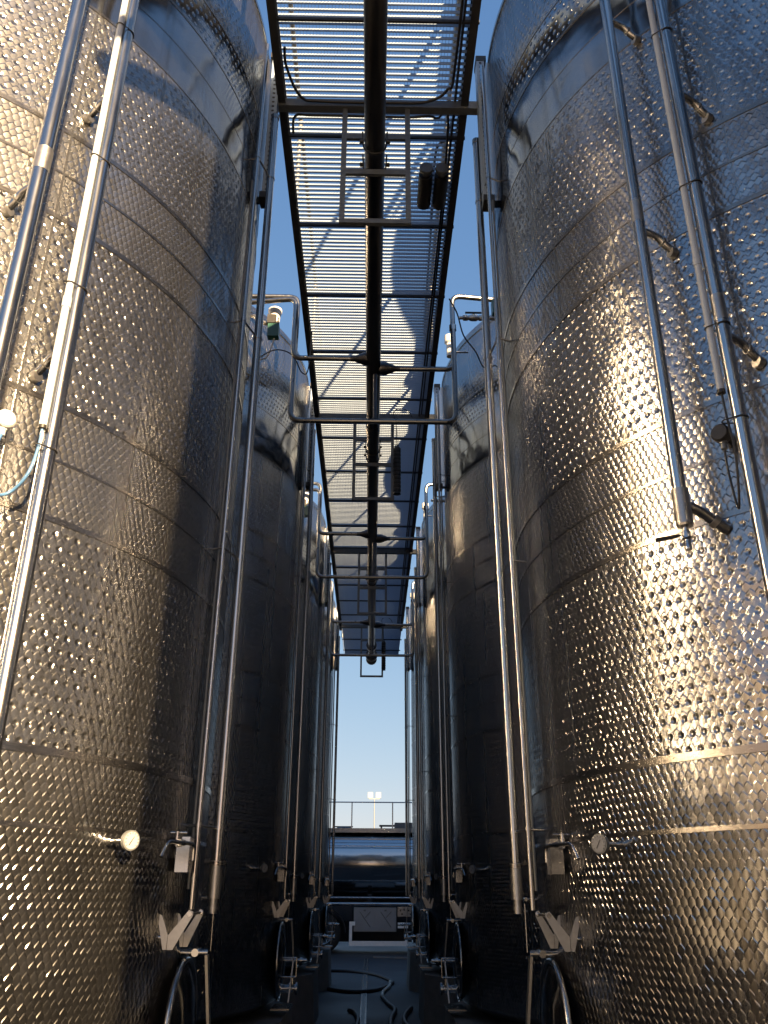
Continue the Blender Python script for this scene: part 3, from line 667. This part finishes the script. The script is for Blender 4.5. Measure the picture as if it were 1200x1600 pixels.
# branches and loops
def branch(s):
    t = thing('branch_pipe', 'x', 'pipe')
    y = 0.0 if s < 0 else 0.16
    b = MB(); b.lathe((0, y, 0), (s, 0, 0), [(0.066, 0.03), (0.066, 0.10), (0.028, 0.20), (0.028, 0.24)], 22); part('reducer', b, M['header'], t)
    b = MB()
    if s < 0: b.tube(bend([(-0.22, y, 0), (-0.79, y, 0), (-0.79, y, 0.70), (-1.5, y+0.1, 0.70)], 0.09), 0.026, 16)
    else: b.tube(bend([(0.22, y, 0), (0.77, y, 0), (0.77, y, 0.50)], 0.09), 0.026, 16); 
    part('tube', b, M['midpipe'], t)
    if s > 0:
        b = MB(); b.cyl((0.77, y, 0.46), (0.77, y, 0.52), 0.036, n=16); part('end_cap', b, M['pipe'], t)
    return t
for s in (-1, 1):
    pb = branch(s)
    for k in range(3):
        o = pb if k == 0 else copy_tree(pb)
        o.location = (0, 6.80+k*P, 6.25)
        o['label'] = '%s branch pipe leaving the central pipe to the %s through a tapered reducer' % (['nearest', 'middle', 'farthest'][k], SAFE[s]); o['group'] = 'branch pipes off the central pipe'
lp = thing('loop_pipe', 'x', 'pipe')
b = MB(); b.tube(bend([(-1.6, 0.1, 1.52), (-0.80, 0.1, 1.52), (-0.80, 0, 0), (0.77, 0, 0), (0.77, 0, 1.48), (1.6, 0.1, 1.48)], 0.10), 0.026, 16); part('tube', b, M['midpipe'], lp)
b = MB(); b.tube([(0, 0, 0.02), (0, 0, 0.52)], 0.02, 12); part('hanger_rod', b, M['header'], lp)
for k in range(3):
    o = lp if k == 0 else copy_tree(lp); o.location = (0, 6.95+k*P, 5.65)
    o['label'] = '%s U-shaped pipe loop crossing under the central pipe from left to right tanks' % ['nearest', 'middle', 'farthest'][k]; o['group'] = 'U-shaped pipe loops under the walkway'

# tank-top fittings
def valve_l(k):
    t = thing('motor_valve', ['motor valve with dark green actuator on the second left tank rim', 'small motor valve on the third left tank rim', 'tiny motor valve on the farthest left tank rim'][k], 'valve', (-1.02, 6.95+k*P, 6.78), 'motor valves on the left tank rims')
    b = MB(); b.tube(bend([(-0.40, 0.1, 0.12), (-0.22, 0.05, 0.12), (-0.10, 0, -0.02), (0.02, 0, -0.02), (0.03, 0, 0.05)], 0.05), 0.022, 12); part('valve_body', b, M['sleeve'], t)
    b = MB(); b.box(-0.05, 0.06, -0.05, 0.03, -0.20, -0.05); part('junction_box', b, M['green'], t)
    b = MB(); b.box(-0.06, 0.03, -0.06, 0.04, -0.05, 0.05); part('actuator', b, M['black'], t)
    b = MB(); b.lathe((0, 0.05, 0.03), (0, 0, 1), [(0.05, 0), (0.055, 0.08), (0.07, 0.12), (0.07, 0.15), (0.045, 0.17)], 20); part('vent_cap', b, M['white'], t)
    return t
for k in range(3): valve_l(k)
for k in range(3):
    t = thing('ball_valve', ['brass-toned ball valve on a stub pipe above the second right tank', 'small ball valve above the third right tank', 'tiny ball valve above the farthest right tank'][k], 'valve', (0.84, 6.95+k*P, 6.86), 'ball valves above the right tanks')
    b = MB(); b.lathe((0, 0, 0), (1, 0, 0), [(0.018, 0.0), (0.018, 0.03), (0.03, 0.04), (0.03, 0.08), (0.022, 0.09), (0.034, 0.12), (0.034, 0.17), (0.022, 0.19), (0.03, 0.20), (0.03, 0.26), (0.02, 0.27), (0.02, 0.6)], 18); part('valve_body', b, M['sleeve'], t)
    b = MB(); b.cyl((0.145, 0, 0.03), (0.145, 0, 0.06), 0.01); b.box(0.06, 0.26, -0.012, 0.012, 0.06, 0.068); part('valve_lever', b, M['black'], t)
    b = MB(); b.box(0.33, 0.45, -0.06, 0.04, 0.03, 0.20); part('actuator', b, M['green'], t)
    t = thing('vent_cap', ['nearest', 'middle', 'farthest'][k] + ' white vent cap standing on a right tank rim near the walkway', 'vent', (0.80, 7.6+k*P, 7.0), 'white vent caps on the right tanks')
    b = MB(); b.lathe((0, 0, 0), (0, 0, 1), [(0.035, -0.16), (0.035, 0.0), (0.055, 0.02), (0.055, 0.10), (0.03, 0.12)], 18); part('cap', b, M['white'], t)
    b = MB(); b.cyl((0, 0, -0.1), (0.2, 0.0, -0.1), 0.012); part('stub', b, M['pipe'], t)

# cables on the walkway
def cable(name, pts, r, m, label, smooth=True):
    b = MB(); b.tube(spline([Vector(p) for p in pts]) if smooth else pts, r, 8)
    return tagged(link(name, b.mesh(name, m)), label, 'cable')
cable('power_cable', [(XR-0.12, 0, 6.75), (XR-0.12, 2, 6.745), (XR-0.12, 3.95, 6.745), (XR-0.16, 4.2, 6.735), (XR-0.30, 4.29, 6.72), (0.1, 4.30, 6.715), (-0.4, 4.30, 6.72), (-0.55, 4.27, 6.73), (XL+0.085, 4.05, 6.745), (XL+0.085, 3.9, 6.745)], 0.010, M['black'], 'black cable running down the right beam and across the nearest cross beam')
cable('power_cable', [(XL+0.085, 4.60, 6.745), (-0.60, 4.44, 6.735), (-0.45, 4.42, 6.72), (0.2, 4.42, 6.715), (0.42, 4.43, 6.72), (XR-0.12, 4.7, 6.745), (XR-0.12, 8, 6.745), (XR-0.12, 12, 6.745), (XR-0.12, 17.6, 6.745)], 0.009, M['black'], 'black cable bundle starting at the nearest cross beam and following the right stringer away')
cable('power_cable', [(0.70, 6.55, 6.78), (0.78, 6.62, 6.66), (0.85, 6.75, 6.50), (0.98, 6.9, 6.42), (1.1, 7.2, 6.44), (1.25, 7.4, 6.6)], 0.007, M['black'], 'black cable sagging from the right stringer to the second right tank')
cable('power_cable', [(-1.0, 6.95, 6.60), (-1.06, 6.93, 6.35), (-1.15, 6.9, 6.3)], 0.008, M['white'], 'short white cable below the green valve on the second left tank')
cable('power_cable', [(-1.15, 6.9, 6.3), (-1.0, 6.92, 6.42), (-0.86, 6.95, 6.42), (-0.78, 6.98, 6.34), (-0.72, 7.0, 6.22), (-0.66, 7.0, 6.25), (-0.64, 7.0, 6.7)], 0.006, M['black'], 'thin black cable curving from the green valve to the left stringer')
# black drums on the grating
t = thing('cable_drum_box', 'pair of squat black drums hung under the walkway grating by the right stringer', 'box', (0.44, 5.10, 6.64))
for dx in (-0.062, 0.062):
    b = MB(); b.lathe((dx, -0.16, 0.06), (0, 1, 0), [(0.054, 0), (0.056, 0.02), (0.056, 0.30), (0.054, 0.32)], 20); part('drum', b, M['black'], t)
    b = MB(); b.lathe((dx, -0.235, 0.06), (0, 1, 0), [(0.050, 0), (0.054, 0.01), (0.054, 0.03), (0.050, 0.04)], 20); b.cyl((dx, -0.2, 0.06), (dx, -0.15, 0.06), 0.03); part('drum_lid', b, M['galv'], t)
cable('power_cable', [(0.62, 3.8, 6.84), (0.60, 4.3, 6.84), (0.52, 4.7, 6.84), (0.45, 4.88, 6.84), (0.47, 5.7, 6.84), (0.48, 6.3, 6.84), (0.50, 7.2, 6.84)], 0.010, M['black'], 'black cable lying on the grating above the black drums')
# ribbed connector hanging beside the second frame
t = thing('hanging_connector', 'black ribbed connector hanging on a wire beside the second hanging frame', 'connector', (0.30, 8.62, 6.66))
b = MB(); prof = [(0.012, -0.36), (0.045, -0.40)]
for i in range(11): prof += [(0.045, -0.42-i*0.05), (0.045, -0.445-i*0.05), (0.038, -0.45-i*0.05), (0.038, -0.465-i*0.05)]
prof += [(0.043, -0.98), (0.02, -0.985)]
b.lathe((-0.04, 0, 0), (0, 0, 1), prof, 18); part('connector_body', b, M['black'], t)
b = MB(); b.torus((-0.04, 0, -0.36), (0, 1, 0), 0.02, 0.005, 16, 6); b.tube(spline([Vector((-0.04, 0, -0.34)), Vector((-0.05, 0, -0.1)), Vector((-0.08, 0, 0.08)), Vector((0, 0, 0.14)), Vector((0.10, 0, 0.1)), Vector((0.14, 0, 0.02))]), 0.005, 6); part('hanging_wire', b, M['black'], t)
t2 = copy_tree(t); t2.location = (0.27, 17.0, 6.66); t2['label'] = 'tiny black connector hanging beside the farthest hanging frame'

# ------------------------------------------------------------------ hoses in the alley
def hose(pts, r, m, label):
    b = MB(); b.tube(spline([Vector(p) for p in pts], 8), r, 10); return tagged(link('hose', b.mesh('hose', m)), label, 'hose')
hose([(-1.0, 17.3, 0.03), (-0.4, 16.4, 0.03), (0.1, 16.6, 0.03), (0.42, 17.8, 0.03), (0.40, 18.4, 0.03), (0.1, 19.6, 0.03), (-0.4, 20.3, 0.03), (-1.0, 20.4, 0.03)], 0.030, M['rubber'], 'thick dark hose lying in a wide loop across the alley')
hose([(0.40, 18.1, 0.03), (0.36, 17.2, 0.03), (0.24, 16.3, 0.03), (0.22, 15.6, 0.03)], 0.030, M['creamhose'], 'short pale hose end on the ground beside the dark loop')
hose([(0.22, 15.6, 0.03), (0.30, 14.7, 0.03), (0.38, 14.0, 0.03), (0.30, 13.0, 0.03), (0.28, 12.0, 0.03), (0.30, 11.0, 0.03)], 0.032, M['rubber'], 'dark hose snaking towards the camera right of the drain')
hose([(0.62, 14.2, 0.03), (0.50, 13.4, 0.03), (0.48, 12.6, 0.03), (0.60, 11.6, 0.03), (0.58, 11.0, 0.03)], 0.032, M['rubber'], 'dark hose close to the right plinths')
hose([(-0.28, 13.9, 0.03), (-0.20, 13.7, 0.03), (-0.14, 13.0, 0.03), (-0.16, 12.0, 0.03), (-0.15, 11.0, 0.03)], 0.030, M['rubber'], 'dark hose end left of the drain channel')

# ------------------------------------------------------------------ tanker truck
TY = 27.1
tr = thing('tanker_truck', 'polished steel tanker trailer parked across the end of the alley', 'truck', (0, TY, 0))
b = MB(); prof = []
RXW, RZW, CZ = 1.08, 0.88, 2.30
NB = 48; G = []
for x in (-5.6, -5.45, -5.2, 5.2, 5.45, 5.6):
    k = {5.6: 0.6, 5.45: 0.88, 5.2: 1.0}[abs(x)]
    G.append([b.bm.verts.new((x, RXW*k*math.cos(2*math.pi*i/NB), CZ + RZW*k*math.sin(2*math.pi*i/NB))) for i in range(NB)])
for A, B in zip(G, G[1:]):
    for i in range(NB): b.face([A[i], A[(i+1) % NB], B[(i+1) % NB], B[i]], sm=True)
b.face(G[0]); b.face(G[-1])
part('tank_barrel', b, M['trucksteel'], tr)
for x in (-4.2, -2.1, 0.05, 2.4, 4.4):
    b = MB(); A = []
    for dx, k in ((-0.03, 1.0), (-0.03, 1.012), (0.03, 1.012), (0.03, 1.0)):
        A.append([b.bm.verts.new((x+dx, RXW*k*math.cos(2*math.pi*i/NB), CZ + RZW*k*math.sin(2*math.pi*i/NB))) for i in range(NB)])
    for P0, P1 in zip(A, A[1:]):
        for i in range(NB): b.face([P0[i], P0[(i+1) % NB], P1[(i+1) % NB], P1[i]], sm=True)
    part('barrel_hoop', b, M['trucksteel'], tr)
b = MB(); b.box(-5.2, 5.2, -0.55, 0.55, 3.16, 3.20); b.box(-5.2, 5.2, -0.58, -0.55, 3.14, 3.26); b.box(-5.2, 5.2, 0.55, 0.58, 3.14, 3.26); part('roof_walkway', b, M['alu'], tr)
b = MB(); b.box(-5.2, 5.2, -0.86, -0.84, 2.93, 2.96); b.box(-5.2, 5.2, -0.99, -0.97, 2.74, 2.76); part('side_gutter', b, M['alu'], tr)
for z in (3.99,):
    for yy in (-0.52,):
        b = MB(); b.cyl((-5.1, yy, z), (5.1, yy, z), 0.018, n=10); part('roof_handrail', b, M['alu'], tr)
for x in (-4.4, -3.1, -1.8, -0.56, 0.65, 1.85, 3.1, 4.4):
    b = MB(); b.cyl((x, -0.52, 3.20), (x, -0.52, 3.99), 0.018, n=10); part('rail_upright', b, M['alu'], tr)
for x in (-3.2, -0.80, 3.4):
    b = MB(); b.lathe((x, 0, 3.20), (0, 0, 1), [(0.25, 0), (0.25, 0.08), (0.20, 0.12), (0.1, 0.14)], 20); b.box(x-0.27, x+0.27, -0.03, 0.03, 3.32, 3.35); part('manhole_lid', b, M['chassis'], tr)
b = MB(); b.box(0.72, 1.4, -0.3, 0.3, 3.20, 3.44); part('valve_box', b, M['galv'], tr)
b = MB(); b.box(0.26, 0.72, -0.2, 0.2, 3.35, 3.38); b.box(0.30, 0.35, -0.03, 0.03, 3.20, 3.35); part('step_plate', b, M['chassis'], tr)
for z, r in ((1.40, 0.025), (1.24, 0.045)):
    b = MB(); b.cyl((-5.2, -1.06, z), (5.2, -1.06, z), r, n=14); part('side_pipe', b, M['alu'], tr)
b = MB(); b.box(-5.3, 5.3, -0.45, -0.37, 0.80, 1.22); b.box(-5.3, 5.3, 0.37, 0.45, 0.80, 1.22)
for x in (-4, -2, 0, 2, 4): b.box(x-0.05, x+0.05, -0.37, 0.37, 0.9, 1.2)
for x in (-4, -2, 0, 2, 4): b.box(x-0.06, x+0.06, -0.8, 0.8, 1.22, 1.50)
part('chassis', b, M['chassis'], tr)
b = MB(); b.box(-5.0, 5.0, 0.50, 0.56, 0.22, 1.46); b.box(-5.0, -0.50, -0.62, -0.56, 0.80, 1.20); part('skirt_and_shade_sheet', b, M['chassis'], tr)  # dark far sheet added as the shade under the tanker; near panel is the skirt
b = MB(); b.box(-0.44, 0.74, -1.10, -0.66, 0.55, 1.15); hb = part('hose_locker', b, M['lockr'], tr)
b = MB(); b.box(-0.42, 0.14, -1.112, -1.102, 0.57, 1.13); part('locker_door', b, M['lockr'], hb)
b = MB(); b.box(0.16, 0.72, -1.112, -1.102, 0.57, 1.13); part('locker_door', b, M['lockr'], hb)
b = MB()
for x in (-0.14, 0.44): 
    b.cyl((x-0.14, -1.118, 1.05), (x+0.16, -1.118, 0.66), 0.008, n=6); b.cyl((x+0.02, -1.118, 0.90), (x+0.16, -1.118, 1.05), 0.008, n=6); b.box(x-0.03, x+0.03, -1.13, -1.112, 1.06, 1.10)
part('door_stay', b, M['galv'], hb)
b = MB(); b.box(0.78, 1.22, -1.10, -0.80, 0.93, 1.17); cb = part('control_box', b, M['alu'], tr)
for x, z in ((0.86, 1.08), (0.96, 1.10), (1.08, 1.08), (0.90, 0.99), (1.14, 0.99)):
    b = MB(); b.cyl((x, -1.12, z), (x, -1.10, z), 0.024, n=12); part('knob', b, M['black'], cb)
b = MB()
b.box(-0.56, 1.06, -1.16, -1.11, 0.20, 0.32); b.box(-0.56, -0.48, -1.16, -1.11, 0.32, 0.80); b.box(-0.48, -0.40, -1.16, -1.11, 0.70, 0.80)
b.box(0.98, 1.06, -1.16, -1.11, 0.32, 0.50); b.box(0.78, 1.06, -1.16, -1.11, 0.64, 0.70); b.box(0.78, 1.06, -1.16, -1.11, 0.73, 0.78); part('side_guard', b, M['rail'], tr)
for x in (-3.9, -2.65, -1.30, 3.4):
    for yy in (-1.08, 0.74):
        b = MB(); b.lathe((x, yy, 0.52), (0, 1, 0), [(0.30, 0.02), (0.44, 0.0), (0.51, 0.04), (0.52, 0.10), (0.52, 0.26), (0.50, 0.32), (0.30, 0.34)], 36); w = part('wheel', b, M['tyre'], tr)
        b = MB(); b.lathe((x, yy-0.004, 0.52), (0, 1, 0), [(0.10, 0.10), (0.13, 0.02), (0.24, 0.05), (0.29, 0.0), (0.29, 0.06)], 30)
        for i in range(10):
            a = 2*math.pi*i/10; b.cyl((x+0.17*math.cos(a), yy-0.01, 0.52+0.17*math.sin(a)), (x+0.17*math.cos(a), yy+0.06, 0.52+0.17*math.sin(a)), 0.016, n=6)
        part('rim', b, M['alu'], w)
    b = MB(); A = []
    for r in (0.62, 0.64):
        A.append([(x + r*math.cos(math.pi*i/16), 0.52 + r*math.sin(math.pi*i/16)) for i in range(17)])
    for i in range(16): b.poly([(A[0][i][0], -1.12, A[0][i][1]), (A[1][i][0], -1.16, A[1][i][1]), (A[1][i+1][0], -1.16, A[1][i+1][1]), (A[0][i+1][0], -1.12, A[0][i+1][1])], (0, 0.4, 0))
    part('mudguard', b, M['chassis'], tr)
b = MB()
for x in (5.9, 6.1): b.box(x-0.05, x+0.05, -0.6, -0.5, 0, 1.0)
part('landing_leg', b, M['chassis'], tr)
# pale plank on the ground before the truck
b = MB(); b.box(0, 1.15, -0.04, 0.04, 0.0, 0.035); o = link('pale_plank', b.mesh('pale_plank', M['concrete']), None, (0.12, 24.6, 0.004)); o.rotation_euler = (0, 0, R_(-25)); tagged(o, 'pale plank lying on the ground before the tanker', 'plank')

# ------------------------------------------------------------------ floodlight mast, far hedge
ml = thing('floodlight_mast', 'slim mast carrying two square floodlights beyond the tanker', 'lamp post', (0.24, 60, 0))
b = MB(); b.cyl((0, 0, 0), (0, 0, 7.25), 0.05, 0.025, n=12); b.box(-0.36, 0.36, -0.03, 0.03, 7.2, 7.24); part('pole', b, M['galv'], ml)
for x in (-0.27, 0.27):
    b = MB(); b.box(x-0.17, x+0.17, -0.08, 0.08, 7.26, 7.64); fl = part('floodlight', b, M['galv'], ml)
    b = MB(); b.box(x-0.12, x+0.12, -0.09, -0.082, 7.32, 7.58); part('lamp_glass', b, M['lampglass'], fl)
b = MB()
for i in range(240):
    x = -60 + i*0.5 + random.uniform(-.3, .3); yy = 46 + random.uniform(-3, 3); h = random.uniform(1.0, 1.7); w = random.uniform(0.5, 1.2)
    b.lathe((x, yy, 0), (0, 0, 1), [(w*0.7, 0), (w, h*0.4), (w*0.8, h*0.8), (w*0.2, h)], 7)
o = link('hedge', b.mesh('hedge', M['foliage'])); o['kind'] = 'stuff'; o['label'] = 'dark hedge far beyond the tanker'; o['category'] = 'hedge'
# unseen hall-sized block added beside the right hand rows to shade the truck
sh = thing('shade_hall', 'tall unseen block added behind the right row of tanks to shade the tanker', 'building', (14, 22, 0))
b = MB(); b.box(-7, 7, -12, 14, 0, 9.0); part('wall', b, M['wall'], sh)
b = MB(); b.box(-7.2, 7.2, -12.2, 14.2, 9.0, 9.3); part('roof', b, M['roof'], sh)
# yard, and a low hall added left to reflect warm light into the steel
g = MB(); v = [g.bm.verts.new(p) for p in ((-60, -70, 0.004), (60, -70, 0.004), (60, -3.0, 0.004), (-60, -3.0, 0.004))]; g.face(v); setting('yard_paving', g, M['yard'])
g = MB(); v = [g.bm.verts.new(p) for p in ((-60, -3.0, 0.004), (-5.3, -3.0, 0.004), (-5.3, 60, 0.004), (-60, 60, 0.004))]; g.face(v); setting('side_yard_paving', g, M['yard'])
wh = thing('reflector_hall', 'low cream hall added out of view on the left to reflect warm light in the steel', 'building', (-34, -8, 0))
b = MB(); b.box(-8, 8, -24, 24, 0, 5.5); part('wall', b, M['wall'], wh)
b = MB(); b.poly([(-8.6, -24.5, 5.5), (8.6, -24.5, 5.5), (0, -24.5, 8.0)], (0, 49, 0)); part('roof', b, M['roof'], wh)
for y in (-17, -6, 5, 16):
    b = MB(); b.box(8.0, 8.06, y-1.6, y+1.6, 0, 3.6); part('door', b, M['dark'], wh)
